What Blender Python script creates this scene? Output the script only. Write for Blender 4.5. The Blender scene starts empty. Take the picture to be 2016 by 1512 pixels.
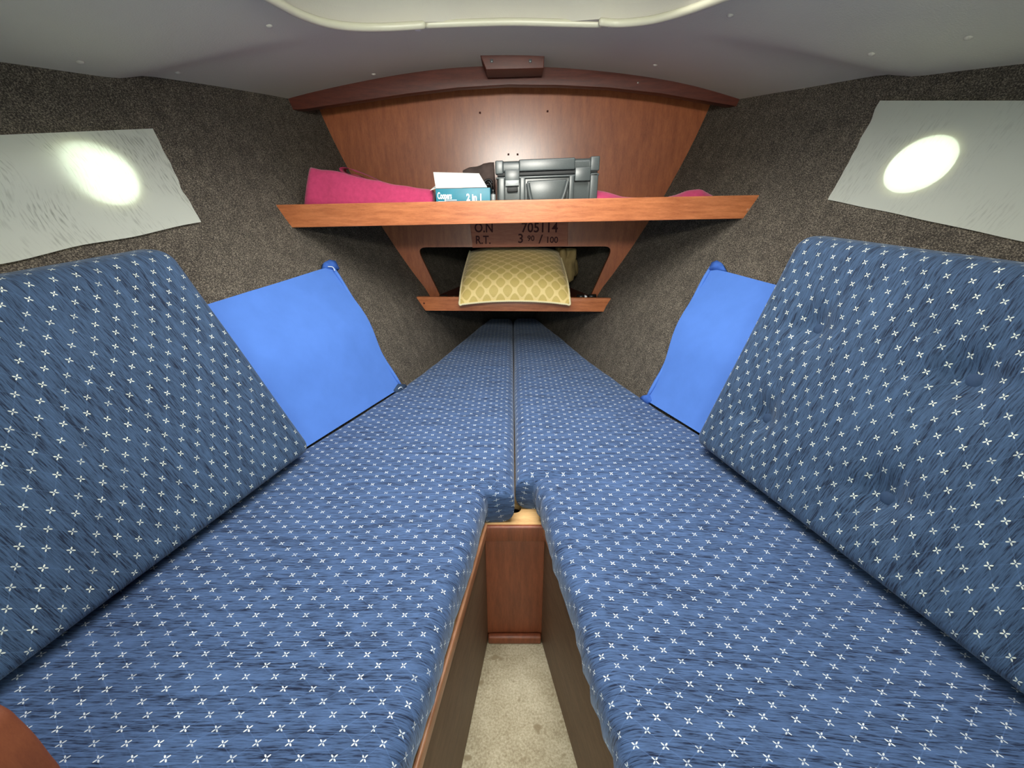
import bpy, bmesh, math, random
from mathutils import Vector, Matrix, noise
C = bpy.context.scene
COL = C.collection
random.seed(4)

# ------------------------------------------------------------ camera, light, exposure
FLOOR = 0.405                      # berth cushions' top stands this high above the cabin sole
CAMX, CAMH, F, YH = -0.006, 0.5, 850.0, 415.0
PITCH = math.atan((756 - YH) / F)
cam = bpy.data.cameras.new('camera'); cam.sensor_width = 36; cam.lens = 36 * F / 2016; cam.clip_start = 0.01
co = bpy.data.objects.new('camera', cam); COL.objects.link(co)
co.location = (CAMX, 0, CAMH + FLOOR); co.rotation_euler = (math.pi / 2 - PITCH, 0, 0)
C.camera = co
w = bpy.data.worlds.new('world'); C.world = w; w.use_nodes = True
w.node_tree.nodes['Background'].inputs[0].default_value = (0.88, 1.0, 0.92, 1)
w.node_tree.nodes['Background'].inputs[1].default_value = 7.0

def area(name, loc, rot, sx, sy, energy, col, spread=146):
    l = bpy.data.lights.new(name, 'AREA'); l.shape = 'RECTANGLE'; l.size = sx; l.size_y = sy
    l.energy = energy; l.color = col; l.spread = math.radians(spread)
    o = bpy.data.objects.new(name, l); COL.objects.link(o)
    o.location = (loc[0], loc[1], loc[2] + FLOOR); o.rotation_euler = rot
    return o
area('hatch_daylight', (0, 0.745, 0.905), (0, 0, 0), 0.64, 0.60, 12.5, (1.0, 0.985, 0.94))
area('bulkhead_glare_lamp', (0, -0.30, 0.83), (math.radians(86), 0, 0), 0.34, 0.12, 2.5, (1.0, 0.97, 0.88), 70)  # added lamp inside the cabin, aimed forward to put glare on the bulkhead
vs = C.view_settings
vs.view_transform = 'Standard'; vs.look = 'None'; vs.gamma = 1; vs.use_curve_mapping = False
vs.exposure = 0.05

# ------------------------------------------------------------ projection helpers (photo pixel -> point in the cabin)
cP, sP = math.cos(PITCH), math.sin(PITCH)
def ray(x, y):
    a, b = (x - 1008) / F, (756 - y) / F
    return Vector((a, cP + b * sP, -sP + b * cP))
def at_y(x, y, Y):
    r = ray(x, y); t = Y / r.y
    return Vector((CAMX + r.x * t, Y, CAMH + r.z * t))
def at_z(x, y, Z):
    r = ray(x, y); t = (Z - CAMH) / r.z
    return Vector((CAMX + r.x * t, r.y * t, Z))

YB = 1.65                          # forward bulkhead
def interp(tab, z):
    if tab[0][0] < z < tab[-1][0]:
        i = int((z - tab[0][0]) / .1 + 1e-9); i = min(i, len(tab) - 2); t = (z - tab[i][0]) / .1
        p0 = tab[max(i - 1, 0)][1] if i else 2 * tab[0][1] - tab[1][1]; p1 = tab[i][1]; p2 = tab[i + 1][1]
        p3 = tab[i + 2][1] if i + 2 < len(tab) else 2 * p2 - p1
        return .5 * (2 * p1 + (p2 - p0) * t + (2 * p0 - 5 * p1 + 4 * p2 - p3) * t * t + (3 * p1 - 3 * p2 + p3 - p0) * t ** 3)
    if z <= tab[0][0]: 
        s = (tab[1][1] - tab[0][1]) / (tab[1][0] - tab[0][0]); return tab[0][1] + s * (z - tab[0][0])
    for (a, b), (c, d) in zip(tab, tab[1:]):
        if z <= c: return b + (d - b) * (z - a) / (c - a)
    return tab[-1][1] + (z - tab[-1][0]) * .3
WT = [(-.1, .20), (0, .243), (.1, .280), (.2, .318), (.3, .385), (.4, .447), (.5, .503), (.6, .553), (.7, .598), (.8, .636), (.9, .666), (1.0, .69)]
def hull(Y, z):
    d = YB - Y
    f = min(1, max(0, z / .5))
    lin, q = .215 + .115 * f, .12 - .07 * f
    x = interp(WT, z) + lin * d + (q * d * d if d > 0 else -.05 * d * d)
    return max(x, 0.004)
def on_hull(x, y, off=0.0):
    r = ray(x, y); s = 1 if r.x > 0 else -1
    lo, hi = .2, 3.0
    def g(t):
        p = Vector((CAMX, 0, CAMH)) + r * t
        return p.x * s - (hull(p.y, p.z) - off)
    for _ in range(50):
        m = (lo + hi) / 2
        if g(m) < 0: lo = m
        else: hi = m
    return Vector((CAMX, 0, CAMH)) + r * lo
def hull_n(Y, z, s):               # normal pointing into the cabin
    e = .004
    p = Vector((s * hull(Y, z), Y, z)); a = Vector((s * hull(Y + e, z), Y + e, z)); b = Vector((s * hull(Y, z + e), Y, z + e))
    n = (a - p).cross(b - p).normalized()
    return n if n.x * s < 0 else -n

# ------------------------------------------------------------ mesh helpers
def mk(name, verts, faces, mat, parent=None, uv=None, smooth=True, origin=None):
    vs_ = [Vector(v) for v in verts]
    if origin is None:
        xs = [v.x for v in vs_]; ys = [v.y for v in vs_]; zs = [v.z for v in vs_]
        origin = Vector(((min(xs) + max(xs)) / 2, (min(ys) + max(ys)) / 2, min(zs)))
    me = bpy.data.meshes.new(name)
    me.from_pydata([v - origin for v in vs_], [], faces)
    if uv:
        l = me.uv_layers.new(name='UVMap')
        for lp in me.loops: l.data[lp.index].uv = uv[lp.vertex_index]
    me.materials.append(mat)
    bm = bmesh.new(); bm.from_mesh(me)
    bmesh.ops.recalc_face_normals(bm, faces=bm.faces); bm.to_mesh(me); bm.free()
    for p in me.polygons: p.use_smooth = smooth
    o = bpy.data.objects.new(name, me); COL.objects.link(o)
    world = Vector((origin.x, origin.y, origin.z + FLOOR))
    if parent:
        o.parent = parent
        base = Vector(parent.location)
        q = parent.parent
        while q: base += Vector(q.location); q = q.parent
        o.location = world - base
    else: o.location = world
    return o
def empty(name, loc):
    o = bpy.data.objects.new(name, None); COL.objects.link(o)
    o.empty_display_size = .05
    o.location = (loc[0], loc[1], loc[2] + FLOOR)
    return o
def tag(o, label=None, cat=None, group=None, kind=None):
    if label: o['label'] = label
    if cat: o['category'] = cat
    if group: o['group'] = group
    if kind: o['kind'] = kind
    return o
def flat(o, ang=40):
    me = o.data
    for p in me.polygons: p.use_smooth = True
    bm = bmesh.new(); bm.from_mesh(me)
    for e in bm.edges:
        if len(e.link_faces) == 2 and e.calc_face_angle(0) > math.radians(ang): e.smooth = False
    bm.to_mesh(me); bm.free()
    return o

def samples(L, r, n, k=4):
    if L <= 2 * r + 1e-6:
        return [L * i / (2 * k) for i in range(2 * k + 1)]
    a = [r * i / k for i in range(k)]
    m = [r + (L - 2 * r) * i / n for i in range(n + 1)]
    return a + m + [L - x for x in reversed(a)]
def rbox(L, r, n=(1, 1, 1), k=3, extra=None):
    """rounded box surface in [0,L]; returns verts, faces"""
    S = [samples(L[i], r, n[i], k) for i in range(3)]
    if extra:
        for i, ex in extra.items(): S[i] = sorted(set([round(x, 5) for x in S[i]] + [round(x, 5) for x in ex]))
    N = [len(s) for s in S]
    idx = {}; verts = []; faces = []
    def v(i, j, l):
        key = (i, j, l)
        if key not in idx:
            p = Vector((S[0][i], S[1][j], S[2][l]))
            c = Vector([min(max(p[q], r), L[q] - r) for q in range(3)])
            d = p - c
            if d.length > 1e-9: p = c + d.normalized() * r
            idx[key] = len(verts); verts.append(p)
        return idx[key]
    for i in range(N[0] - 1):
        for j in range(N[1] - 1):
            for l in (0, N[2] - 1): faces.append((v(i, j, l), v(i + 1, j, l), v(i + 1, j + 1, l), v(i, j + 1, l)))
    for i in range(N[0] - 1):
        for l in range(N[2] - 1):
            for j in (0, N[1] - 1): faces.append((v(i, j, l), v(i + 1, j, l), v(i + 1, j, l + 1), v(i, j, l + 1)))
    for j in range(N[1] - 1):
        for l in range(N[2] - 1):
            for i in (0, N[0] - 1): faces.append((v(i, j, l), v(i, j + 1, l), v(i, j + 1, l + 1), v(i, j, l + 1)))
    return verts, faces
def box(name, lo, hi, mat, parent=None, r=.002, shear=None, k=2, n=(1, 1, 1)):
    L = [hi[i] - lo[i] for i in range(3)]
    r = min(r, min(L) * .49)
    vv, ff = rbox(L, r, n=n, k=k)
    out = []
    for p in vv:
        q = Vector((p.x + lo[0], p.y + lo[1], p.z + lo[2]))
        if shear: q = shear(q)
        out.append(q)
    return flat(mk(name, out, ff, mat, parent), 50)
def tube(name, pts, rad, mat, parent=None, nseg=10, closed=False, flatz=1.0):
    pts = [Vector(p) for p in pts]; n = len(pts); verts = []; faces = []
    prev = None
    for i, p in enumerate(pts):
        if closed: t = pts[(i + 1) % n] - pts[i - 1]
        else: t = pts[min(i + 1, n - 1)] - pts[max(i - 1, 0)]
        t.normalize()
        if prev is None:
            a = Vector((0, 0, 1)) if abs(t.z) < .9 else Vector((1, 0, 0))
            u = t.cross(a).normalized()
        else:
            u = (prev - t * prev.dot(t)).normalized()
        prev = u; v_ = t.cross(u)
        rr = rad(i / (n - 1)) if callable(rad) else rad
        for k in range(nseg):
            an = 2 * math.pi * k / nseg
            verts.append(p + u * math.cos(an) * rr + v_ * math.sin(an) * rr * flatz)
    m = n if closed else n - 1
    for i in range(m):
        for k in range(nseg):
            a = i * nseg + k; b = i * nseg + (k + 1) % nseg
            c = ((i + 1) % n) * nseg + (k + 1) % nseg; d = ((i + 1) % n) * nseg + k
            faces.append((a, b, c, d))
    if not closed:
        faces.append(tuple(range(nseg))); faces.append(tuple((n - 1) * nseg + k for k in reversed(range(nseg))))
    return mk(name, verts, faces, mat, parent)
def smoothpts(pts, m=8):
    pts = [Vector(p) for p in pts]; out = []
    for i in range(len(pts) - 1):
        p0 = pts[max(i - 1, 0)]; p1 = pts[i]; p2 = pts[i + 1]; p3 = pts[min(i + 2, len(pts) - 1)]
        for k in range(m):
            t = k / m
            out.append(.5 * ((2 * p1) + (p2 - p0) * t + (2 * p0 - 5 * p1 + 4 * p2 - p3) * t * t + (3 * p1 - 3 * p2 + p3 - p0) * t ** 3))
    out.append(pts[-1]); return out
def curve_mesh(cu):
    o = bpy.data.objects.new('tmp', cu); COL.objects.link(o)
    dg = bpy.context.evaluated_depsgraph_get(); dg.update()
    me = bpy.data.meshes.new_from_object(o.evaluated_get(dg))
    vv = [v.co.copy() for v in me.vertices]; ff = [tuple(p.vertices) for p in me.polygons]
    bpy.data.objects.remove(o); bpy.data.curves.remove(cu); bpy.data.meshes.remove(me)
    return vv, ff
def plate(name, loops, thick, place, mat, parent=None, bevel=0.0):
    """flat outline with holes, in 2D, extruded; place(u, v, w) -> point"""
    cu = bpy.data.curves.new('c', 'CURVE'); cu.dimensions = '2D'; cu.fill_mode = 'BOTH'; cu.extrude = thick / 2
    cu.bevel_depth = bevel
    for lp in loops:
        s = cu.splines.new('POLY'); s.points.add(len(lp) - 1); s.use_cyclic_u = True
        for i, p in enumerate(lp): s.points[i].co = (p[0], p[1], 0, 1)
    vv, ff = curve_mesh(cu)
    bm = bmesh.new(); bv = [bm.verts.new(v) for v in vv]
    for f in ff:
        try: bm.faces.new([bv[i] for i in f])
        except ValueError: pass
    bmesh.ops.remove_doubles(bm, verts=bm.verts, dist=1e-6)
    bm.verts.index_update()
    vv = [place(v.co.x, v.co.y, v.co.z) for v in bm.verts]; ff = [tuple(v.index for v in f.verts) for f in bm.faces]
    bm.free()
    return flat(mk(name, vv, ff, mat, parent), 35)
def text(name, s, size, place, mat, parent=None, thick=.0006, sx=1.0, bold=0.0):
    cu = bpy.data.curves.new('t', 'FONT'); cu.body = s; cu.size = size; cu.extrude = thick; cu.offset = bold
    cu.resolution_u = 3
    vv, ff = curve_mesh(cu)
    return mk(name, [place(v.x * sx, v.y, v.z) for v in vv], ff, mat, parent, smooth=False)
def rounded(poly, r, m=6):
    out = []; n = len(poly)
    for i in range(n):
        p = Vector(poly[i]); a = Vector(poly[i - 1]); b = Vector(poly[(i + 1) % n])
        rr = r[i] if isinstance(r, (list, tuple)) else r
        d1 = (a - p); d2 = (b - p); l = min(rr, d1.length * .45, d2.length * .45)
        s = p + d1.normalized() * l; e = p + d2.normalized() * l
        for k in range(m + 1):
            t = k / m; out.append(((1 - t) ** 2 * s + 2 * t * (1 - t) * p + t * t * e).to_tuple())
    return out
def boolean_cut(o, cutter):
    m = o.modifiers.new('b', 'BOOLEAN'); m.object = cutter; m.operation = 'DIFFERENCE'; m.solver = 'EXACT'
    dg = bpy.context.evaluated_depsgraph_get(); dg.update()
    me = bpy.data.meshes.new_from_object(o.evaluated_get(dg))
    o.modifiers.clear(); o.data = me
    bpy.data.objects.remove(cutter)

# ------------------------------------------------------------ materials
def srgb(r, g, b):
    f = lambda c: (c / 255 / 12.92) if c / 255 <= .04045 else ((c / 255 + .055) / 1.055) ** 2.4
    return (f(r), f(g), f(b), 1)
class N:
    def __init__(s, name):
        s.m = bpy.data.materials.new(name); s.m.use_nodes = True; s.t = s.m.node_tree
        s.b = s.t.nodes['Principled BSDF']; s.out = s.t.nodes['Material Output']
    def n(s, typ, **kw):
        o = s.t.nodes.new(typ)
        for k, v in kw.items():
            if k.startswith('i_'):
                key = k[2:]; key = int(key) if key.isdigit() else key.replace('_', ' ')
                o.inputs[key].default_value = v
            else: setattr(o, k, v)
        return o
    def l(s, a, b): s.t.links.new(a, b)
    def math(s, op, a, b=None, c=None):
        o = s.t.nodes.new('ShaderNodeMath'); o.operation = op
        for i, x in enumerate((a, b, c)):
            if x is None: continue
            if isinstance(x, (int, float)): o.inputs[i].default_value = x
            else: s.l(x, o.inputs[i])
        return o.outputs[0]
    def mix(s, f, a, b):
        o = s.t.nodes.new('ShaderNodeMix'); o.data_type = 'RGBA'
        for k, x in ((0, f), (6, a), (7, b)):
            if isinstance(x, (int, float)): o.inputs[k].default_value = x
            elif isinstance(x, tuple): o.inputs[k].default_value = x
            else: s.l(x, o.inputs[k])
        return o.outputs[2]
    def noise(s, vec, scale, detail=3, rough=.55):
        o = s.n('ShaderNodeTexNoise'); o.inputs['Scale'].default_value = scale; o.inputs['Detail'].default_value = detail
        o.inputs['Roughness'].default_value = rough; s.l(vec, o.inputs['Vector']); return o.outputs['Fac']
    def coord(s, kind='Object', scale=(1, 1, 1), rot=(0, 0, 0)):
        c = s.n('ShaderNodeTexCoord'); m = s.n('ShaderNodeMapping')
        m.inputs['Scale'].default_value = scale; m.inputs['Rotation'].default_value = rot
        s.l(c.outputs[kind], m.inputs['Vector']); return m.outputs['Vector']
    def ramp(s, f, stops):
        o = s.n('ShaderNodeValToRGB'); e = o.color_ramp.elements
        while len(e) < len(stops): e.new(.5)
        for i, (p, c) in enumerate(stops): e[i].position = p; e[i].color = c
        s.l(f, o.inputs[0]); return o.outputs[0]
    def bump(s, h, strength, dist):
        o = s.n('ShaderNodeBump'); o.inputs['Strength'].default_value = strength; o.inputs['Distance'].default_value = dist
        s.l(h, o.inputs['Height']); s.l(o.outputs[0], s.b.inputs['Normal'])
    def set(s, col=None, rough=.5, spec=.5, metal=0, sheen=0):
        if col is not None:
            if isinstance(col, tuple): s.b.inputs['Base Color'].default_value = col
            else: s.l(col, s.b.inputs['Base Color'])
        s.b.inputs['Roughness'].default_value = rough; s.b.inputs['Specular IOR Level'].default_value = spec
        s.b.inputs['Metallic'].default_value = metal; s.b.inputs['Sheen Weight'].default_value = sheen
        return s.m
def plain(name, col, rough=.5, spec=.5, metal=0, nscale=0, amt=.15, sheen=0):
    k = N(name)
    if nscale:
        f = k.noise(k.coord(), nscale); d = tuple(c * (1 - amt) for c in col[:3]) + (1,); u = tuple(min(1, c * (1 + amt)) for c in col[:3]) + (1,)
        k.set(k.ramp(f, [(.3, d), (.7, u)]), rough, spec, metal, sheen)
    else: k.set(col, rough, spec, metal, sheen)
    return k.m
def wood(name, dark, light, scale, rough=.35, spec=.5, fine=220):
    """scale: mapping stretch, small along the grain"""
    k = N(name); v = k.coord('Object', scale)
    a = k.noise(v, 9, 4, .6); b = k.noise(v, 60, 3, .7); c = k.noise(v, fine, 2, .5)
    f = k.math('ADD', k.math('MULTIPLY', a, .55), k.math('ADD', k.math('MULTIPLY', b, .30), k.math('MULTIPLY', c, .15)))
    mid = tuple((dark[i] + light[i]) / 2 for i in range(3)) + (1,)
    k.set(k.ramp(f, [(.32, dark), (.5, mid), (.68, light)]), rough, spec)
    if name == 'reddish plywood panel': k.b.inputs['Coat Weight'].default_value = .8; k.b.inputs['Coat Roughness'].default_value = .26; k.b.inputs['Coat IOR'].default_value = 1.55
    k.bump(k.math('MULTIPLY', c, b), .25, .0006)
    return k.m
def fabric(name, base, dark, motif, P=.033, Q=.027, sheen=.2):
    """blue slubbed upholstery with a lattice of four-petalled motifs; UV in metres, slub along U"""
    k = N(name)
    tc = k.n('ShaderNodeTexCoord'); sep = k.n('ShaderNodeSeparateXYZ'); k.l(tc.outputs['UV'], sep.inputs[0])
    # small wander of the weave
    wob = k.noise(k.coord('UV'), 14, 2); wob2 = k.math('MULTIPLY', k.math('SUBTRACT', wob, .5), .006)
    u = k.math('ADD', sep.outputs[0], wob2); v = k.math('ADD', sep.outputs[1], k.math('MULTIPLY', wob2, .7))
    up = k.math('DIVIDE', u, P); vq = k.math('DIVIDE', v, Q)
    def petals(off):
        a = k.math('MULTIPLY', k.math('SUBTRACT', k.math('FRACT', k.math('ADD', up, off)), .5), P * 1000)
        b = k.math('MULTIPLY', k.math('SUBTRACT', k.math('FRACT', k.math('ADD', vq, off)), .5), Q * 1000)
        r = k.math('MULTIPLY', k.math('ADD', a, b), .7071); s = k.math('MULTIPLY', k.math('SUBTRACT', a, b), .7071)
        ar = k.math('ABSOLUTE', r); as_ = k.math('ABSOLUTE', s)
        def pet(m, n):
            x = k.math('DIVIDE', k.math('SUBTRACT', m, 2.5), 1.85); y = k.math('DIVIDE', n, .78)
            d = k.math('ADD', k.math('MULTIPLY', x, x), k.math('MULTIPLY', y, y))
            return k.math('LESS_THAN', d, 1)
        return k.math('MAXIMUM', pet(ar, as_), pet(as_, ar))
    pm = k.math('MAXIMUM', petals(0.0), petals(.5))
    # each motif fades a little differently
    fade = k.noise(k.coord('UV'), 24, 1); fade = k.math('MULTIPLY_ADD', fade, 1.3, .10)
    thr = k.noise(k.coord('UV', (250, 900, 1)), 1, 1)
    pm = k.math('MULTIPLY', pm, k.math('MINIMUM', k.math('MULTIPLY', fade, k.math('MULTIPLY_ADD', thr, .8, .62)), 1.0))
    # faint diagonal stitch lines joining the motifs
    def line(op):
        d = k.math('ABSOLUTE', k.math('SUBTRACT', k.math('FRACT', k.math('ADD', k.math(op, up, vq), .5)), .5))
        return k.math('LESS_THAN', d, .022)
    ln = k.math('MULTIPLY', k.math('MAXIMUM', line('ADD'), line('SUBTRACT')), k.math('MULTIPLY', k.noise(k.coord('UV'), 9, 2), .38))
    s1 = k.noise(k.coord('UV', (42, 560, 1)), 1, 3, .6); s2 = k.noise(k.coord('UV', (80, 1200, 1)), 1, 2, .6); s3 = k.noise(k.coord('UV', (7, 90, 1)), 1, 3)
    s = k.math('ADD', k.math('MULTIPLY', s1, .5), k.math('ADD', k.math('MULTIPLY', s2, .25), k.math('MULTIPLY', s3, .25)))
    lite = tuple(min(1, c * 1.5) for c in base[:3]) + (1,)
    col = k.ramp(s, [(.41, dark), (.485, base), (.59, lite)])
    col = k.mix(ln, col, tuple(min(1, c * 2.4) for c in base[:3]) + (1,))
    col = k.mix(pm, col, motif)
    k.set(col, .85, .25, 0, sheen)
    k.b.inputs['Sheen Roughness'].default_value = .4
    k.b.inputs['Sheen Tint'].default_value = (.75, .85, 1, 1)
    k.bump(k.math('ADD', s, k.math('MULTIPLY', pm, .25)), .55, .0022)
    return k.m

M = {}
M['seat'] = fabric('blue seat upholstery', srgb(61, 82, 117), srgb(22, 33, 58), srgb(220, 226, 228))
M['back'] = fabric('blue backrest upholstery', srgb(50, 69, 94), srgb(20, 30, 50), srgb(222, 226, 212), .036, .0297)
M['button'] = plain('blue button', srgb(46, 64, 90), .8, .2, nscale=60)
# carpet lining on the hull
k = N('grey hull carpet'); v = k.coord()
a = k.noise(v, 420, 3, .7); b = k.noise(v, 26, 4, .6); c = k.noise(k.coord('Object', (1, 1, .35)), 60, 2)
f = k.math('ADD', k.math('MULTIPLY', a, .82), k.math('ADD', k.math('MULTIPLY', b, .1), k.math('MULTIPLY', c, .08)))
M['carpet'] = k.set(k.ramp(f, [(.34, srgb(36, 34, 32)), (.5, srgb(80, 74, 67)), (.66, srgb(150, 140, 124))]), .95, .1)
k.bump(a, .8, .002)
# ceiling vinyl liner
k = N('cream headlining'); v = k.coord(); a = k.noise(v, 300, 3, .6); b = k.noise(v, 5, 3)
M['ceil'] = k.set(k.mix(b, srgb(196, 190, 178), srgb(208, 203, 186)), .8, .25); k.bump(a, .35, .0012)
M['wood_panel'] = wood('reddish plywood panel', srgb(126, 64, 34), srgb(170, 98, 56), (8, 8, 1.6), .5, .3)
M['wood_dark'] = wood('dark mahogany', srgb(62, 26, 18), srgb(98, 46, 32), (1.5, 14, 14), .45, .4)
M['wood_shelf'] = wood('varnished orange mahogany', srgb(146, 78, 44), srgb(206, 128, 80), (1.6, 15, 15), .33, .5)
M['wood_foot'] = wood('brown varnished mahogany', srgb(96, 48, 30), srgb(140, 76, 48), (12, 12, 1.3), .4, .5)
M['wood_side'] = wood('worn brown plywood', srgb(92, 70, 54), srgb(122, 98, 76), (2, 2, 9), .55, .3)
M['wood_rail'] = wood('worn mahogany edging', srgb(140, 86, 58), srgb(196, 142, 104), (10, 1.4, 10), .35, .5)
M['wood_reg'] = wood('aged mahogany board', srgb(140, 78, 54), srgb(170, 104, 74), (2, 12, 12), .5, .3)
M['ply'] = wood('pale plywood', srgb(176, 132, 84), srgb(214, 176, 122), (2, 10, 10), .55, .3)
k = N('cream carpet'); v = k.coord(); a = k.noise(v, 260, 3, .7); b = k.noise(v, 12, 4); st = k.noise(v, 38, 2, .4)
col = k.ramp(k.math('ADD', k.math('MULTIPLY', a, .55), k.math('MULTIPLY', b, .45)), [(.3, srgb(128, 114, 90)), (.5, srgb(178, 166, 140)), (.7, srgb(214, 204, 180))])
M['floor'] = k.set(k.mix(k.ramp(st, [(.68, (0, 0, 0, 1)), (.74, (1, 1, 1, 1))]), col, srgb(150, 136, 110)), .95, .1); k.bump(a, .7, .002)
M['trim'] = plain('ivory plastic trim', srgb(216, 212, 186), .35, .5)
M['white_cap'] = plain('white plastic cap', srgb(225, 225, 225), .3, .5)
M['blue'] = plain('bright blue cloth', srgb(80, 120, 196), .9, .15, nscale=18, amt=.05)
M['blue_dark'] = plain('shaded blue cloth hem', srgb(60, 98, 176), .9, .15, nscale=40, amt=.2)
M['towel'] = plain('pink towelling', srgb(176, 60, 98), .95, .1, nscale=90, amt=.10, sheen=.2)
M['case'] = plain('black moulded plastic', srgb(72, 78, 78), .28, .5, nscale=300, amt=.08)
M['case_dark'] = plain('black rubber seal', srgb(16, 18, 19), .5, .4)
M['latch'] = plain('grey latch', srgb(150, 154, 154), .25, .6)
M['teal'] = plain('teal printed card', srgb(30, 118, 138), .4, .5, nscale=30, amt=.12)
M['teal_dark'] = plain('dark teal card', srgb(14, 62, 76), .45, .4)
M['card'] = plain('white card', srgb(226, 226, 220), .7, .3, nscale=40, amt=.03)
M['print'] = plain('white print', srgb(240, 242, 238), .6, .3)
M['ink'] = plain('dark carved lettering', srgb(66, 28, 22), .7, .2)
M['bag'] = plain('dark brown cloth', srgb(74, 62, 58), .85, .2, nscale=24, amt=.4)
M['black'] = plain('black plastic', srgb(20, 20, 21), .4, .5)
M['dark'] = plain('dark locker lining', srgb(48, 48, 46), .95, .1, nscale=60, amt=.3)
M['chrome'] = plain('steel', srgb(190, 188, 180), .25, .5, 1)
M['cord'] = plain('cream twisted cord', srgb(236, 222, 176), .7, .2)
M['string'] = plain('white string', srgb(205, 215, 225), .8, .2)
M['brown'] = wood('reddish brown varnished wood', srgb(98, 50, 30), srgb(122, 68, 42), (6, 6, 1.5), .6, .25)
# paper window covers
def paper(name, streak):
    k = N(name)
    v = k.coord('UV', (330, 45, 1), (0, 0, .0)); a = k.noise(v, 1, 2, .5); b = k.noise(k.coord('UV'), 9, 4)
    f = k.math('MULTIPLY', k.ramp(a, [(.50, (0, 0, 0, 1)), (.68, (1, 1, 1, 1))]), k.math('MULTIPLY', k.ramp(b, [(.42, (0, 0, 0, 1)), (.6, (1, 1, 1, 1))]), streak))
    col = k.mix(f, srgb(236, 240, 228), srgb(172, 176, 164))
    k.set(col, .8, .2)
    tr = k.n('ShaderNodeBsdfTranslucent'); k.l(k.mix(f, (.86, .86, .74, 1), (.62, .62, .5, 1)), tr.inputs[0])
    mx = k.n('ShaderNodeMixShader'); mx.inputs[0].default_value = .46
    k.l(k.b.outputs[0], mx.inputs[1]); k.l(tr.outputs[0], mx.inputs[2]); k.l(mx.outputs[0], k.out.inputs[0])
    
    return k.m
M['paper_l'] = paper('damp stained window cover', .9)
M['paper_r'] = paper('white window cover', .35)
k = N('clear port glass')
tr = k.n('ShaderNodeBsdfTransparent'); gl = k.n('ShaderNodeBsdfGlossy'); gl.inputs['Roughness'].default_value = .05
tr.inputs[0].default_value = (.93, .96, .95, 1)
mx = k.n('ShaderNodeMixShader'); mx.inputs[0].default_value = .06
k.l(tr.outputs[0], mx.inputs[1]); k.l(gl.outputs[0], mx.inputs[2]); k.l(mx.outputs[0], k.out.inputs[0]); M['glass'] = k.m
M['milky'] = plain('milky acrylic', srgb(220, 226, 222), .4, .5)
# gold pillow with an ogee trellis
k = N('gold trellis damask'); v = k.coord('UV', (1 / .046, 1 / .038, 1)); sep = k.n('ShaderNodeSeparateXYZ'); k.l(v, sep.inputs[0])
u_, v_ = sep.outputs[0], sep.outputs[1]
cu = k.math('COSINE', k.math('MULTIPLY', u_, math.pi * 2)); cv = k.math('COSINE', k.math('MULTIPLY', v_, math.pi * 2))
s_ = k.math('ABSOLUTE', k.math('ADD', cu, cv))
tre = k.math('LESS_THAN', s_, .48)
dot = k.math('LESS_THAN', k.math('ADD', k.math('ABSOLUTE', k.math('SINE', k.math('MULTIPLY', u_, math.pi * 2))), k.math('ADD', k.math('ABSOLUTE', k.math('SINE', k.math('MULTIPLY', v_, math.pi * 2))), k.math('MULTIPLY', k.math('LESS_THAN', s_, .9), -0.0))), .0)
n1 = k.noise(k.coord('UV'), 500, 2)
col = k.mix(tre, k.mix(n1, srgb(204, 176, 98), srgb(220, 194, 118)), k.mix(n1, srgb(232, 204, 132), srgb(244, 220, 154)))
M['gold'] = k.set(col, .6, .35, 0, .2); k.bump(k.math('ADD', n1, tre), .3, .0008)
M['gold_plain'] = plain('plain gold cloth', srgb(128, 110, 72), .8, .2, nscale=40, amt=.1)

# ------------------------------------------------------------ the hull sides (carpet lined)
def hull_wall(side, name):
    Ys = [-.45 + i * .06 for i in range(46)]
    Zs = [-.42 + i * .05 for i in range(31)]
    verts = []; faces = []; n = len(Zs)
    for Y in Ys:
        for z in Zs:
            verts.append(Vector((side * hull(Y, z), Y, z)))
    m = len(verts)
    for Y in Ys:
        for z in Zs:
            verts.append(Vector((side * (hull(Y, z) + .03), Y, z)))
    def idx(i, j, o): return o * m + i * n + j
    for i in range(len(Ys) - 1):
        for j in range(n - 1):
            for o in (0, 1): faces.append((idx(i, j, o), idx(i + 1, j, o), idx(i + 1, j + 1, o), idx(i, j + 1, o)))
    for i in range(len(Ys) - 1):
        for j in (0, n - 1): faces.append((idx(i, j, 0), idx(i + 1, j, 0), idx(i + 1, j, 1), idx(i, j, 1)))
    for j in range(n - 1):
        for i in (0, len(Ys) - 1): faces.append((idx(i, j, 0), idx(i, j + 1, 0), idx(i, j + 1, 1), idx(i, j, 1)))
    return tag(mk(name, verts, faces, M['carpet']), kind='structure')
wall_l = hull_wall(-1, 'wall_left'); wall_r = hull_wall(1, 'wall_right')
PORT = {}
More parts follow.
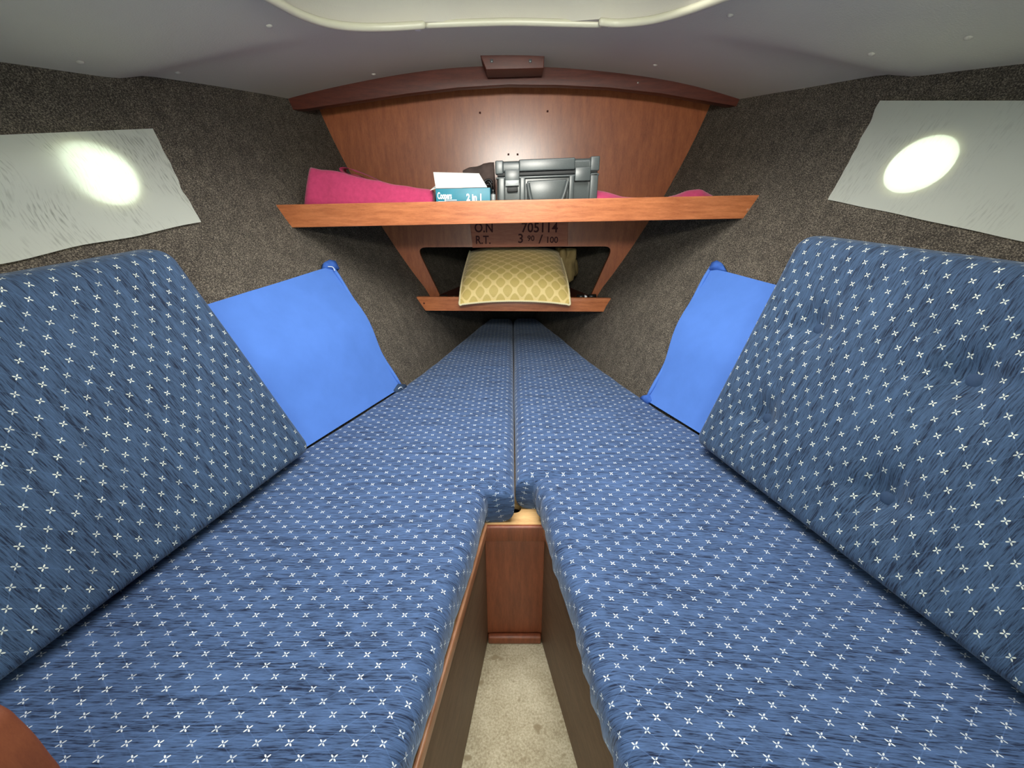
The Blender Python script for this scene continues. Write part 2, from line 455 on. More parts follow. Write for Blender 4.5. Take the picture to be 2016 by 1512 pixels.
for s, wl, px, nm, rad in ((-1, wall_l, (196, 350), 'window_1', .058), (1, wall_r, (1812, 327), 'window_2', .058)):
    c = on_hull(*px); n = hull_n(c.y, c.z, s); PORT[s] = (c, n, rad)
    t1 = n.cross(Vector((0, 0, 1))).normalized(); t2 = n.cross(t1)
    def ring(r, off, m=40): return [c + n * off + t1 * math.cos(2 * math.pi * i / m) * r + t2 * math.sin(2 * math.pi * i / m) * r for i in range(m)]
    m = 40
    a = ring(rad, .06); b = ring(rad, -.08)
    cut = mk('cutter', a + b, [tuple(range(m)), tuple(reversed(range(m, 2 * m)))] + [(i, (i + 1) % m, m + (i + 1) % m, m + i) for i in range(m)], M['dark'])
    boolean_cut(wl, cut)
    wl.data.materials.clear(); wl.data.materials.append(M['carpet'])
    # port frame: ring on the inside, pane behind it
    win = empty(nm, c); tag(win, kind='structure')
    R = [(rad - .002, -.034), (rad - .002, .004), (rad + .010, .004), (rad + .012, .0), (rad + .012, -.002), (rad, -.004), (rad, -.034)]
    vv = []; ff = []
    for r, o in R: vv += ring(r, o)
    q = len(R)
    for j in range(q):
        for i in range(m): ff.append((j * m + i, j * m + (i + 1) % m, ((j + 1) % q) * m + (i + 1) % m, ((j + 1) % q) * m + i))
    mk('window_frame', vv, ff, M['trim'], win)
    vv = ring(rad - .003, -.018) + ring(rad - .003, -.022)
    mk('window_pane', vv, [tuple(range(m)), tuple(reversed(range(m, 2 * m)))] + [(i, (i + 1) % m, m + (i + 1) % m, m + i) for i in range(m)], M['glass'], win)

# bow end of the hull, beyond the bulkhead
box('wall_bow', (-.55, 2.2, -.42), (.55, 2.23, 1.1), M['dark'])['kind'] = 'structure'
tag(box('floor', (-1.3, -.45, -.435), (1.3, 2.2, -.405), M['floor'], r=.004), kind='structure')

# unseen cabin bulkhead behind the camera, its narrow doorway sized to limit daylight
ow = [(-1.35, -.42), (1.35, -.42), (1.35, 1.1), (-1.35, 1.1)]
dw = [(-.13, -.38), (.13, -.38), (.15, .30), (.15, .80), (-.15, .80), (-.15, .30)]
tag(plate('wall_back', [ow, dw], .02, lambda u, v, w_: Vector((u, -.44 + w_, v)), M['wood_side']), kind='structure')
# ------------------------------------------------------------ ceiling
def zc(X, Y=0): return .896 - .18 * X * X
def seam_y(X): return 1.09 + .16 * (1 - min(1, (abs(X) / .86)) ** 1.5)
def ceil_z(X, Y):
    z = zc(X)
    fade = min(1, max(0, (abs(X) - .35) / .35))
    d = (Y - seam_y(X)) / .035
    z += .016 * fade * (1 / (1 + math.exp(-max(-20, min(20, d * 3)))) - 1)
    z += .004 * noise.noise(Vector((X * 3, Y * 3, 1)))
    return z
vv = []; ff = []; nx, ny = 120, 110
for i in range(nx + 1):
    for j in range(ny + 1):
        X = -1.25 + 2.5 * i / nx; Y = -.45 + 2.75 * j / ny
        vv.append(Vector((X, Y, ceil_z(X, Y))))
m = len(vv)
vv += [Vector((v.x, v.y, v.z + .028)) for v in vv]
def ci(i, j, o): return o * m + i * (ny + 1) + j
for i in range(nx):
    for j in range(ny):
        for o in (0, 1): ff.append((ci(i, j, o), ci(i + 1, j, o), ci(i + 1, j + 1, o), ci(i, j + 1, o)))
for i in range(nx):
    for j in (0, ny): ff.append((ci(i, j, 0), ci(i + 1, j, 0), ci(i + 1, j, 1), ci(i, j, 1)))
for j in range(ny):
    for i in (0, nx): ff.append((ci(i, j, 0), ci(i, j + 1, 0), ci(i, j + 1, 1), ci(i, j, 1)))
ceil = tag(mk('ceiling', vv, ff, M['ceil']), kind='structure')
def on_ceil(x, y, dz=0):
    r = ray(x, y); t = .5
    for _ in range(30):
        p = Vector((CAMX, 0, CAMH)) + r * t
        t += (ceil_z(p.x, p.y) + dz - p.z) / max(r.z, .05) * .8
    return Vector((CAMX, 0, CAMH)) + r * t
larc = [on_ceil(*p) for p in ((549, 0), (584, 19), (629, 36), (674, 45), (723, 48), (778, 47), (838, 43))]
mid = [on_ceil(*p) for p in ((838, 47), (920, 44), (1011, 42), (1100, 44), (1186, 46))]
rarc = [on_ceil(*p) for p in ((1179, 37), (1219, 40), (1274, 35), (1318, 25), (1363, 11), (1393, 0))]
aft = [(-.475, .84), (-.485, .72), (-.47, .58), (-.40, .48), (-.25, .43), (0, .42), (.25, .43), (.40, .48), (.46, .58), (.475, .72), (.46, .84)]
aftp = [Vector((x, y, zc(x))) for x, y in aft]
left_path = list(reversed(larc[0:])) + aftp[:6]
right_path = rarc + list(reversed(aftp[6:])) + [aftp[5]]
loop = smoothpts(left_path, 6)[:-1] + list(reversed(smoothpts(right_path, 6)))[:-1] + list(reversed(mid))[1:-1]
lp2 = [(p.x, p.y) for p in loop]
m = len(lp2)
cut = mk('cutter', [Vector((x, y, .6)) for x, y in lp2] + [Vector((x, y, 1.2)) for x, y in lp2], [tuple(range(m)), tuple(reversed(range(m, 2 * m)))] + [(i, (i + 1) % m, m + (i + 1) % m, m + i) for i in range(m)], M['dark'])
boolean_cut(ceil, cut)
ceil.data.materials.clear(); ceil.data.materials.append(M['ceil'])
for p in ceil.data.polygons: p.use_smooth = True
flat(ceil, 40)
# lumps where screws hold the headlining
for x, y in ((158, 122), (350, 143), (530, 51), (735, 146), (1438, 30), (1716, 106), (1907, 74), (1290, 128)):
    p = on_ceil(x, y)
    vv = []; ff = []; R = .007
    for a in range(5):
        for b in range(12):
            rr = R * math.cos(a * math.pi / 9); vv.append(p + Vector((rr * math.cos(b * math.pi / 6), rr * math.sin(b * math.pi / 6), .001 - .0045 * math.sin(a * math.pi / 9))))
    for a in range(4):
        for b in range(12): ff.append((a * 12 + b, a * 12 + (b + 1) % 12, (a + 1) * 12 + (b + 1) % 12, (a + 1) * 12 + b))
    ff.append(tuple(48 + b for b in range(12)))
    mk('screw_cover', vv, ff, M['ceil'], ceil)

# ------------------------------------------------------------ deck hatch
cx = sum(p[0] for p in lp2) / m; cy = sum(p[1] for p in lp2) / m
hatch = empty('hatch', (cx, cy, .9)); tag(hatch, 'rounded deck hatch recess with ivory edge trim in the headlining', 'hatch')
vv = []; ff = []; rows = [(0, 1.004, 0), (.03, 1.0, 0), (.06, .985, 0), (.085, .95, 0), (.085, 1.05, 0), (0, 1.03, 0)]
for dz, sc, _ in rows:
    for x, y in lp2: vv.append(Vector((cx + (x - cx) * sc, cy + (y - cy) * sc, zc(x) + dz + (.03 if sc > 1.02 and dz == 0 else .0))))
for r in range(len(rows) - 1):
    for i in range(m): ff.append((r * m + i, r * m + (i + 1) % m, (r + 1) * m + (i + 1) % m, (r + 1) * m + i))
mk('hatch_lining', vv, ff, M['ceil'], hatch)
vv = [Vector((cx + (x - cx) * 1.0, cy + (y - cy) * 1.0, .975 + dz)) for dz in (0, .008) for x, y in lp2]
mk('hatch_pane', vv, [tuple(range(m)), tuple(reversed(range(m, 2 * m)))] + [(i, (i + 1) % m, m + (i + 1) % m, m + i) for i in range(m)], M['milky'], hatch, smooth=False)
tr_r = lambda t: .0078 * min(1, .55 + min(t, 1 - t) * 40)
tube('trim', smoothpts([p - Vector((0, 0, .005)) for p in left_path], 8), tr_r, M['trim'], hatch, 12)
tube('trim', smoothpts([p - Vector((0, 0, .005)) for p in right_path], 8), tr_r, M['trim'], hatch, 12)
tube('trim', smoothpts([p - Vector((0, 0, .001)) for p in mid], 8), .0075, M['trim'], hatch, 12)
for x, y in ((822, 55), (1203, 48)):
    p = on_ceil(x, y)
    vv, ff = rbox((.014, .012, .006), .0029, k=3)
    mk('screw_cap', [p + Vector((v.x - .007, v.y - .006, v.z - .005)) for v in vv], ff, M['white_cap'], hatch)

# ------------------------------------------------------------ forward bulkhead
def P2(x, y, Y): p = at_y(x, y, Y); return (p.x, p.z)
zs = [.19 + i * .03 for i in range(24)]
outer = [(hull(YB, z) + .012, z) for z in zs] + [(-hull(YB, z) - .012, z) for z in reversed(zs)]
hole = rounded([P2(820, 487, YB), P2(868, 586, YB), P2(1162, 586, YB), P2(1208, 485, YB)], [.035, .012, .012, .035])
bh = plate('wall_front', [outer, hole], .014, lambda u, v, w_: Vector((u, YB + .008 - w_, v)), M['wood_panel'])
tag(bh, kind='structure')
for x, y in ((945, 222), (1078, 219), (1001, 304), (1019, 304)):
    p = at_y(x, y, YB)
    box('screw_hole', (p.x - .003, YB - .0012, p.z - .003), (p.x + .003, YB + .003, p.z + .003), M['ink'], bh, r=.001)
# hull-side frames of the locker opening read as part of the panel; beam across the top
YV = 1.53
top_pts = [(548, 192), (640, 184), (760, 163), (880, 146), (1010, 140), (1140, 141), (1270, 150), (1400, 163), (1482, 166)]
bot_pts = [(1482, 214), (1400, 200), (1300, 183), (1200, 172), (1100, 167), (1000, 166), (900, 172), (800, 184), (700, 199), (600, 214), (566, 216)]
topw = []
for x, y in top_pts:
    p = at_y(x, y, YV); topw.append((p.x, p.z + .03))
botw = [P2(x, y, YV) for x, y in bot_pts]
tag(plate('trim_1', [topw + botw], .03, lambda u, v, w_: Vector((u, YV + .015 - w_, v)), M['wood_dark'], bevel=.001), kind='structure')
# wedge-shaped mahogany block below the deck head
YK = 1.435
a = [at_y(x, y, YK) for x, y in ((945, 104), (1071, 102), (1069, 133), (958, 136))]
blk = plate('beam_block', [[(p.x, p.z) for p in a]], .075, lambda u, v, w_: Vector((u, YK + .0375 - w_, v)), M['wood_dark'], bevel=.002)
blk = tag(blk, 'small dark mahogany block at the top centre of the deck beam', 'block')
for x in (968, 1044):
    p = at_y(x, 120, YK - .002)
    vv, ff = rbox((.008, .004, .008), .0019, k=3)
    mk('screw_plug', [Vector((p.x - .004 + v.x, p.y - .002 + v.y, p.z - .004 + v.z)) for v in vv], ff, M['case'], blk)
pp = at_y(1256, 163, YV)
vv, ff = rbox((.006, .003, .006), .0014, k=3)
tag(mk('screw', [Vector((pp.x - .003 + v.x, YV - .0025 + v.y, pp.z - .003 + v.z)) for v in vv], ff, M['chrome']), 'tiny bright screw head in the dark beam right of centre', 'screw')

# ------------------------------------------------------------ upper shelf
YS = 1.266
TILT = .0187
def tz(q): return Vector((q.x, q.y, q.z + TILT * q.x))
ZS = .5075
shelf = empty('upper_shelf', (0, YS, .48)); tag(shelf, 'long varnished orange mahogany shelf across the bow carrying the case', 'shelf')
Ysl = [YS + .018 + (YB - YS - .018) * i / 8 for i in range(9)]
ol = [(hull(Y, .48) + .004, Y) for Y in Ysl] + [(-hull(Y, .48) - .004, Y) for Y in reversed(Ysl)]
plate('shelf_board', [ol], .014, lambda u, v, w_: tz(Vector((u, v, ZS - .007 + w_))), M['wood_dark'], shelf)
t_, b_ = .5255, .470
fo = [(-.672, t_), (.684, t_), (.668, b_ + .014), (.652, b_), (-.642, b_)]
plate('fiddle', [rounded(fo, .004, 3)], .018, lambda u, v, w_: tz(Vector((u, YS + .009 - w_, v))), M['wood_shelf'], shelf, bevel=.0015)
p = at_y(1472, 413, YS); vv, ff = rbox((.007, .003, .007), .0014, k=3)
mk('screw_plug', [Vector((p.x - .0035 + v.x, YS - .0035 + v.y, p.z - .0035 + v.z)) for v in vv], ff, M['wood_rail'], shelf)

# ------------------------------------------------------------ lower shelf with its fiddle rail
YL = 1.555
low = empty('lower_shelf', (0, YL, .18)); tag(low, 'short mahogany shelf rail under the locker opening', 'shelf')
Yl = [YL + .016 + (2.15 - YL) * i / 8 for i in range(9)]
ol = [(hull(Y, .19) + .004, Y) for Y in Yl] + [(-hull(Y, .19) - .004, Y) for Y in reversed(Yl)]
plate('shelf_board', [ol], .012, lambda u, v, w_: Vector((u, v, .184 + w_)), M['wood_dark'], low)
q = [P2(820, 585, YL), P2(1218, 588, YL), P2(1192, 613, YL), P2(838, 611, YL)]
plate('fiddle', [rounded(q, .003, 3)], .014, lambda u, v, w_: Vector((u, YL + .007 - w_, v)), M['wood_shelf'], low, bevel=.0012)
for x, y in ((835, 597), (1197, 600)):
    p = at_y(x, y, YL); vv, ff = rbox((.006, .003, .006), .0014, k=3)
    mk('screw_plug', [Vector((p.x - .003 + v.x, YL - .003 + v.y, p.z - .003 + v.z)) for v in vv], ff, M['wood_dark'], low)

# ------------------------------------------------------------ carved registration board
yr = YB - .016
a = [P2(924, 427, yr), P2(1118, 427, yr), P2(1117, 484, yr), P2(931, 487, yr)]
reg = plate('registration_board', [a], .018, lambda u, v, w_: Vector((u, yr + .009 - w_, v)), M['wood_reg'], bevel=.001)
tag(reg, 'carved wooden registration board above the locker opening under the upper shelf', 'sign')
def place_reg(px, py):
    o = at_y(px, py, yr)
    return lambda u, v, w_: Vector((o.x + u, yr - .0012 - w_, o.z + v))
text('lettering', 'O.N', .044, place_reg(934, 457), M['ink'], reg, sx=.85, bold=.0008)
text('lettering', '705114', .046, place_reg(1026, 457), M['ink'], reg, sx=.95, bold=.0008)
text('lettering', 'R.T.', .040, place_reg(936, 480), M['ink'], reg, sx=.85, bold=.0006)
text('lettering', '3', .044, place_reg(1019, 478), M['ink'], reg, bold=.0006)
text('lettering', '90', .026, place_reg(1038, 474), M['ink'], reg, bold=.0005)
text('lettering', '/', .042, place_reg(1060, 479), M['ink'], reg, bold=.0004, sx=1.3)
text('lettering', '100', .030, place_reg(1074, 478), M['ink'], reg, bold=.0005)

# ------------------------------------------------------------ berth base with the footwell
ZT = -.082
base = empty('berth', (0, .7, -.405)); tag(base, 'mahogany and plywood berth base around the narrow footwell', 'berth')
YF = .691
def fx(Y, s): # footwell half width
    return .0605 + (YF - Y) * .2 * (1.0 if s > 0 else .7)
ins = [(-fx(YF, -1), YF), (fx(YF, 1), YF)]
Yb = [-.40 + (2.1 + .40) * i / 30 for i in range(31)]
right = [(fx(Y, 1), Y) for Y in (YF, .5, .3, .1, -.1, -.40)]
ol = [(-fx(Y, -1), Y) for Y in (-.40, -.1, .1, .3, .5, YF)] + right + [(hull(Y, ZT) - .002, Y) for Y in Yb if Y >= -.40] + [(-hull(Y, ZT) + .002, Y) for Y in reversed(Yb)]
nh = 16; hc = at_z(1013, 1003, ZT)
hh = [(hc.x + .014 * math.cos(2 * math.pi * i / nh), hc.y + .014 * math.sin(2 * math.pi * i / nh) + .004) for i in range(nh)]
plate('berth_top', [ol, hh], .012, lambda u, v, w_: Vector((u, v, ZT - .007 + w_)), M['ply'], base)
# end panel
w0 = fx(YF, 1)
box('end_panel', (-w0 - .004, YF + .006, -.405), (w0 + .004, YF + .018, ZT - .014), M['wood_foot'], base)
box('end_rail', (-w0 - .004, YF - .004, ZT - .036), (w0 + .004, YF + .006, ZT + .001), M['wood_foot'], base, r=.003)
box('toe_board', (-w0 + .001, YF - .008, -.405), (w0 - .001, YF + .005, -.383), M['wood_foot'], base, r=.004)
for s in (-1, 1):
    y0, y1 = -.4, YF + .004
    x0, x1 = fx(y0, s), fx(y1, s)
    def sh(qv, s=s):  # local: x across thickness, y along
        return Vector((s * (fx(qv.y, s) + qv.x), qv.y, qv.z))
    box('side_panel', (.0, y0, -.405), (.012, y1, ZT - .014), M['wood_side'], base, shear=sh, n=(1, 12, 1))
    box('edge_rail', (-.0055, y0, ZT - .020), (.001, y1, ZT + (.004 if s < 0 else -.002)), M['wood_rail'], base, shear=sh, n=(1, 12, 1), r=.0025)

# ------------------------------------------------------------ berth cushions
def berth_cushion(s, name, yn, label):
    H = .082; Lx = .50; Y0 = -.38; Ly = 2.14 - Y0; r = .022
    def xin(Y):
        if Y >= yn: return (.0076 + .0008 * math.sin(Y * 9)) if s > 0 else .0078
        off = {-1: .006, 1: -.016}[s]
        f = fx(Y, s) + off
        if s > 0: f = .046 + (yn - Y) * .135 if Y > .25 else .046 + (yn - .25) * .135 + (.25 - Y) * .2
        else: f = fx(Y, s) + .0005
        return f + .0015 * math.sin(Y * 31)
    ex = [yn - Y0 + d for d in (-.05, -.035, -.022, -.012, -.006, -.0005, .0005, .004, .008, .013, .018, .024, .032, .045)]
    exx = [.0 + .01 * i for i in range(1, 12)]
    vv, ff = rbox((Lx, Ly, H), r, n=(46, 130, 3), k=5, extra={1: ex, 0: exx})
    out = []; uv = []
    for p in vv:
        Y = Y0 + p.y; a = p.x; dep = H - p.z
        xi = xin(Y)
        xo = hull(Y, -.005) - .004 if dep < .04 else hull(Y, -.005 - (dep - .04)) - .004
        if dep < H * .5: xo += 0
        W = max(xo - xi, .07)
        e = min(.045, W * .4)
        if a < e: X = xi + a
        elif a > Lx - e: X = xi + W - (Lx - a)
        else: X = xi + e + (a - e) / (Lx - 2 * e) * (W - 2 * e)
        z = -dep
        top = max(0, 1 - dep / .03)
        # rounded front edge of the forward part at the notch
        dn = Y - yn
        nw = fx(yn, s)
        mask = 1 if X < nw + .01 else max(0, 1 - (X - nw - .01) / .05)
        rr = .02
        if dn >= 0 and dn < rr: z -= mask * (rr - math.sqrt(max(0, rr * rr - (rr - dn) ** 2))) * top
        # crease running outboard from the notch
        if X > nw - .02:
            fade = max(0, 1 - (X - nw) / (.26 if s > 0 else .14))
            yc = yn + (.004 if s > 0 else .012) - .02 * (X - nw) * 0
            z -= top * .007 * fade * math.exp(-((Y - yc) / .007) ** 2)
            z += top * .004 * fade * math.exp(-((Y - yc - .022) / .014) ** 2)
        # soft sag and puckers
        edge = min(1, a / .05)
        nz = noise.noise(Vector((X * 2.2, Y * 5 + s * 7, .3))) * .004 + noise.noise(Vector((X * 4, Y * 18, 4 + s))) * (.0026 if s > 0 else .0015)
        if s > 0 and Y < yn: nz *= 1.7
        z += top * nz
        # gathers on the inner edge
        g = max(0, 1 - a / .05)
        if Y < yn: X -= g * .0022 * math.sin(Y * 170 + 3 * noise.noise(Vector((Y * 12, s, 0)))) * (1.2 if s > 0 else .6)
        side = max(0, dep - .012)
        bulge = math.sin(min(1, dep / H) * math.pi) * .007
        if a < Lx / 2: X -= bulge
        out.append(Vector((s * X, Y, z)))
        Yv = Y - (side if abs(dn) < .006 and X < nw + .02 else 0)
        u = X - (side + g * .006 if a < .03 else 0)
        v = Yv
        if s > 0:
            k_ = max(0, min(1, (yn - Y) / .25)); v = Yv + .10 * k_ * X * 1.0
        uv.append((s * u, v))
    o = mk(name, out, ff, M['seat'], uv=uv)
    # welt along the lower seam
    return tag(o, label, 'cushion')
cl = berth_cushion(-1, 'berth_cushion', .703, 'blue patterned berth cushion lying left of the centre seam and footwell')
cr = berth_cushion(1, 'berth_cushion', .745, 'blue patterned berth cushion lying right of the centre seam and footwell')

# ------------------------------------------------------------ backrests
def backrest(s, BF, TF, BA, TA, label, buttons=()):
    BF, TF, BA, TA = map(Vector, (BF, TF, BA, TA))
    nrm = (TF - BF).cross(BA - BF).normalized()
    if nrm.x * s > 0: nrm = -nrm              # points into the cabin
    La = ((BF - BA).length + (TF - TA).length) / 2; Lb = ((TF - BF).length + (TA - BA).length) / 2; T = .072; r = .026
    hz = Vector((nrm.x, nrm.y, 0)).normalized()
    vv, ff = rbox((La, Lb, T), r, n=(int(La / .012), int(Lb / .012), 3), k=5)
    out = []; uv = []
    bt = []
    def mp(a, b): 
        f = a / La; g = b / Lb
        return (BA * (1 - f) + BF * f) * (1 - g) + (TA * (1 - f) + TF * f) * g
    for px in buttons:                        # where that button's ray meets the face
        R = ray(*px); O = Vector((CAMX, 0, CAMH)); t = (BF - O).dot(nrm) / R.dot(nrm); hit = O + R * t
        best = min(((mp(i * La / 80, j * Lb / 40) - hit).length, i * La / 80, j * Lb / 40) for i in range(81) for j in range(41))
        bt.append((best[1], best[2]))
    def disp(a, b):
        d = noise.noise(Vector((a * 4, b * 4, s * 3))) * .004 + noise.noise(Vector((a * 18, b * 4, s))) * (.0012 if s > 0 else .0003)
        d += .006 * min(1, min(a, La - a) / .15) * min(1, min(b, Lb - b) / .12)
        for x, y in bt:
            q = math.hypot(a - x, b - y)
            d -= .024 * math.exp(-(q / .030) ** 2) + .006 * math.exp(-(q / .075) ** 2)
            d += .003 * math.sin(math.atan2(b - y, a - x) * 6) * math.exp(-((q - .045) / .025) ** 2)
        return d
    for p in vv:
        a, b, c = p
        fr = c / T
        P = mp(a, b) + hz * (c - T) + nrm * (disp(a, b) * max(0, (fr - .5) * 2))
        out.append(P)
        dp = max(0, T - c - .01)
        ua, ub = a, b
        if a > La - r: ua = a + dp
        if b > Lb - r: ub = b + dp
        elif b < r: ub = b - dp
        uv.append((ub * (1), ua * s))
    root = empty('backrest_cushion', (BF + BA) / 2); tag(root, label, 'cushion')
    mk('cushion_body', out, ff, M['back'], root, uv=uv)
    # piping along the bottom front edge
    ea = (BF - BA).normalized(); eb = (TF - BF).normalized()
    for x, y in bt:
        c = mp(x, y) + nrm * (disp(x, y) + .0035)
        vv2 = []; ff2 = []; R = .0115; m = 18
        for k_ in range(6):
            an = k_ / 5 * math.pi / 2
            for i in range(m):
                q = 2 * math.pi * i / m
                vv2.append(c + ea * math.cos(q) * R * math.cos(an) + eb * math.sin(q) * R * math.cos(an) + nrm * (.0045 * math.sin(an) - .003))
        for k_ in range(5):
            for i in range(m): ff2.append((k_ * m + i, k_ * m + (i + 1) % m, (k_ + 1) * m + (i + 1) % m, (k_ + 1) * m + i))
        mk('button', vv2, ff2, M['button'], root)
    return root
zb = .019
backrest(-1, (-.428, .817, zb), (-.630, .833, .437), (-.657, -.1, zb), (-.859, -.1, .353), 'left blue patterned backrest cushion leaning on the hull, plain without buttons')
backrest(1, (.392, .849, zb), (.552, .90, .456), (.623, -.1, zb), (.795, -.1, .395), 'right blue patterned backrest cushion leaning on the hull, dimpled with covered buttons',
         ((1595, 634), (1895, 732), (1492, 812), (1735, 972)))

# ------------------------------------------------------------ bright blue cloth panels against the hull
def blue_panel(s, pxs, label, ear, low_ear, ring):
    off = .020
    pts = [on_hull(x, y, off) for x, y in pxs]          # top aft, top fwd, bottom fwd, bottom aft
    for i_ in (2, 3): pts[i_] = Vector((s * (hull(pts[i_].y, .003) - off), pts[i_].y, .003))
    root = empty('lee_cloth', (pts[3] + pts[2]) / 2); tag(root, label, 'panel')
    TA, TF, BF_, BA = pts
    n = 18; vv = []; ff = []
    for o in (0, 1):
        for i in range(n + 1):
            for j in range(n + 1):
                f, g = i / n, j / n
                P = (TA * (1 - f) + TF * f) * (1 - g) + (BA * (1 - f) + BF_ * f) * g
                P.x = s * min(abs(P.x), hull(P.y, P.z) - .016)
                nn = hull_n(P.y, P.z, s)
                if o == 0:
                    P = P + nn * (.002 * noise.noise(Vector((f * 3, g * 3, s))))
                    if i == n: P = P + (TF - TA).normalized() * (.006 * math.sin(g * 7) - .002)
                else:
                    P = P - nn * .011
                vv.append(P)
    m = (n + 1) ** 2
    I = lambda i, j, o: o * m + i * (n + 1) + j
    for i in range(n):
        for j in range(n):
            ff.append((I(i, j, 0), I(i + 1, j, 0), I(i + 1, j + 1, 0), I(i, j + 1, 0)))
            ff.append((I(i, j, 1), I(i + 1, j, 1), I(i + 1, j + 1, 1), I(i, j + 1, 1)))
        for j in (0, n):
            ff.append((I(i, j, 0), I(i + 1, j, 0), I(i + 1, j, 1), I(i, j, 1)))
            ff.append((I(j, i, 0), I(j, i + 1, 0), I(j, i + 1, 1), I(j, i, 1)))
    flat(mk('cloth_cover', vv, ff, M['blue'], root), 40)
    # hem folded round the forward edge
    hem = []
    for j in range(15):
        g = j / 14; P = TF * (1 - g) + BF_ * g
        hem.append(P + (TF - TA).normalized() * (.006 * math.sin(g * 7) + .001) + hull_n(P.y, P.z, s) * .001)
    tube('hem', hem, lambda t: .004 + .003 * math.sin(t * math.pi) + .001 * math.sin(t * 23), M['blue'], root, 8)
    for e, em in ((ear, 'blue_dark'), (low_ear, 'button' if s < 0 else 'blue_dark')):
        q = [on_hull(x, y, off + .002) for x, y in e]
        nn = hull_n(q[0].y, q[0].z, s); c = sum(q, Vector()) / len(q)
        k_ = len(q)
        vv = [p + nn * .002 for p in q] + [p - nn * .012 for p in q] + [c + nn * .008]
        ff = [(i, (i + 1) % k_, 2 * k_) for i in range(k_)] + [(i, (i + 1) % k_, k_ + (i + 1) % k_, k_ + i) for i in range(k_)] + [tuple(k_ + i for i in reversed(range(k_)))]
        mk('corner_tab', vv, ff, M[em], root)
    for pr in ring:
        tube('tie_string', smoothpts([on_hull(x, y, off + .009) for x, y in pr], 5), .0014, M['string'], root, 6)
blue_panel(-1, [(402, 601), (652, 524), (790, 765), (590, 905)], 'wide bright blue cloth panel on the left hull beside the left backrest',
           [(637, 526), (638, 517), (648, 512), (660, 514), (668, 530), (655, 530)], [(776, 768), (784, 756), (798, 757), (802, 763), (790, 771), (782, 775)],
           [[(646, 525), (655, 526), (659, 533)], [(784, 766), (789, 762), (793, 765)]])
blue_panel(1, [(1600, 580), (1400, 527), (1273, 790), (1400, 884)], 'narrow bright blue cloth panel on the right hull, mostly hidden by the right backrest',
           [(1394, 532), (1402, 517), (1412, 513), (1421, 518), (1428, 532), (1410, 530)], [(1259, 785), (1266, 779), (1278, 777), (1282, 788), (1274, 795)],
           [])

# ------------------------------------------------------------ covers over the ports
def cover(s, px, label, mat, Ymin, lift):
    tf, ta, bf, ba = [on_hull(x, y, .006) for x, y in px]
    def ext(f, a):
        t = (Ymin - f.y) / (a.y - f.y); return (Ymin, f.z + (a.z - f.z) * t)
    tA, bA = ext(tf, ta), ext(bf, ba)
    nu, nv = 46, 24; vv = []; uv = []; ff = []
    for o in (0, 1):
        for i in range(nu + 1):
            for j in range(nv + 1):
                f, g = i / nu, j / nv
                Y = (tf.y * (1 - f) + tA[0] * f) * (1 - g) + (bf.y * (1 - f) + bA[0] * f) * g
                z = (tf.z * (1 - f) + tA[1] * f) * (1 - g) + (bf.z * (1 - f) + bA[1] * f) * g
                ed = math.sin(g * math.pi)
                if i == 0: Y += .004 * noise.noise(Vector((g * 7, s, 0)))
                if j == nv: z += .004 * noise.noise(Vector((f * 8, s, 5)))
                h = .0065 + lift(f, g) + (.002 if s < 0 else .0008) * noise.noise(Vector((f * 5, g * 4, s))) + o * .0008
                vv.append(Vector((s * (hull(Y, z) - h), Y, z))); uv.append((Y, z))
    m = (nu + 1) * (nv + 1); I = lambda i, j, o: o * m + i * (nv + 1) + j
    for i in range(nu):
        for j in range(nv): ff.append((I(i, j, 0), I(i + 1, j, 0), I(i + 1, j + 1, 0), I(i, j + 1, 0)))
    vv = vv[:m]; uv = uv[:m]
    return tag(mk('window_cover', vv, ff, mat, uv=uv), label, 'window cover')
cover(-1, [(297, 253), (0, 265), (393, 437), (0, 517)], 'damp-streaked white cloth cover over the left port, glow smeared', M['paper_l'], .30,
      lambda f, g: .003 + .034 * math.exp(-((f - .42) / .24) ** 2 - ((g - .30) / .3) ** 2))
cover(1, [(1733, 198), (2016, 198), (1630, 393), (2016, 475)], 'plain white cloth cover over the right port, glowing oval sharp', M['paper_r'], .30,
      lambda f, g: .0)

# ------------------------------------------------------------ things on the upper shelf
def shz(q, k=TILT): return Vector((q.x, q.y, q.z + k * q.x))
# hard case
case = empty('equipment_case', (.09, 1.36, .51)); tag(case, 'black ribbed plastic hard case with carry handle on the upper shelf', 'case')
u0 = -.052; U = .284 / 855
def cx_(u): return u0 + (u - 735) * U
YC = 1.31
def sc(q): return Vector((q.x, q.y, q.z + .034 * (q.x - .09)))
zb_, zm, zt = .5145, .597, .630
box('lower_shell', (cx_(748), YC + .014, zb_), (cx_(1585), YC + .20, zm - .004), M['case'], case, r=.010, shear=sc, k=4)
box('seal', (cx_(752), YC + .004, zm - .006), (cx_(1580), YC + .198, zm + .004), M['case_dark'], case, r=.002, shear=sc)
box('lid', (cx_(742), YC + .011, zm + .002), (cx_(1588), YC + .20, zt), M['case'], case, r=.009, shear=sc, k=4)
for a_, b_, nm, z0, z1, pr in ((735, 803, 'corner_rib', zm, zt + .001, .002), (930, 1390, 'lid_panel', zm + .005, zt + .0015, .001), (1515, 1592, 'corner_rib', zm, zt + .003, .002),
                           (758, 815, 'corner_rib', zb_, zm - .007, .002), (937, 985, 'rib', zb_, zm - .008, .001), (1345, 1390, 'rib', zb_, zm - .008, .001), (1520, 1588, 'corner_rib', zb_, zm - .005, .002)):
    box(nm, (cx_(a_), YC + pr - .001, z0), (cx_(b_), YC + .03, z1), M['case'], case, r=.0035, shear=sc, k=3)
box('flange', (cx_(740), YC + .001, zm - .012), (cx_(1592), YC + .03, zm - .007), M['case'], case, r=.0015, shear=sc)
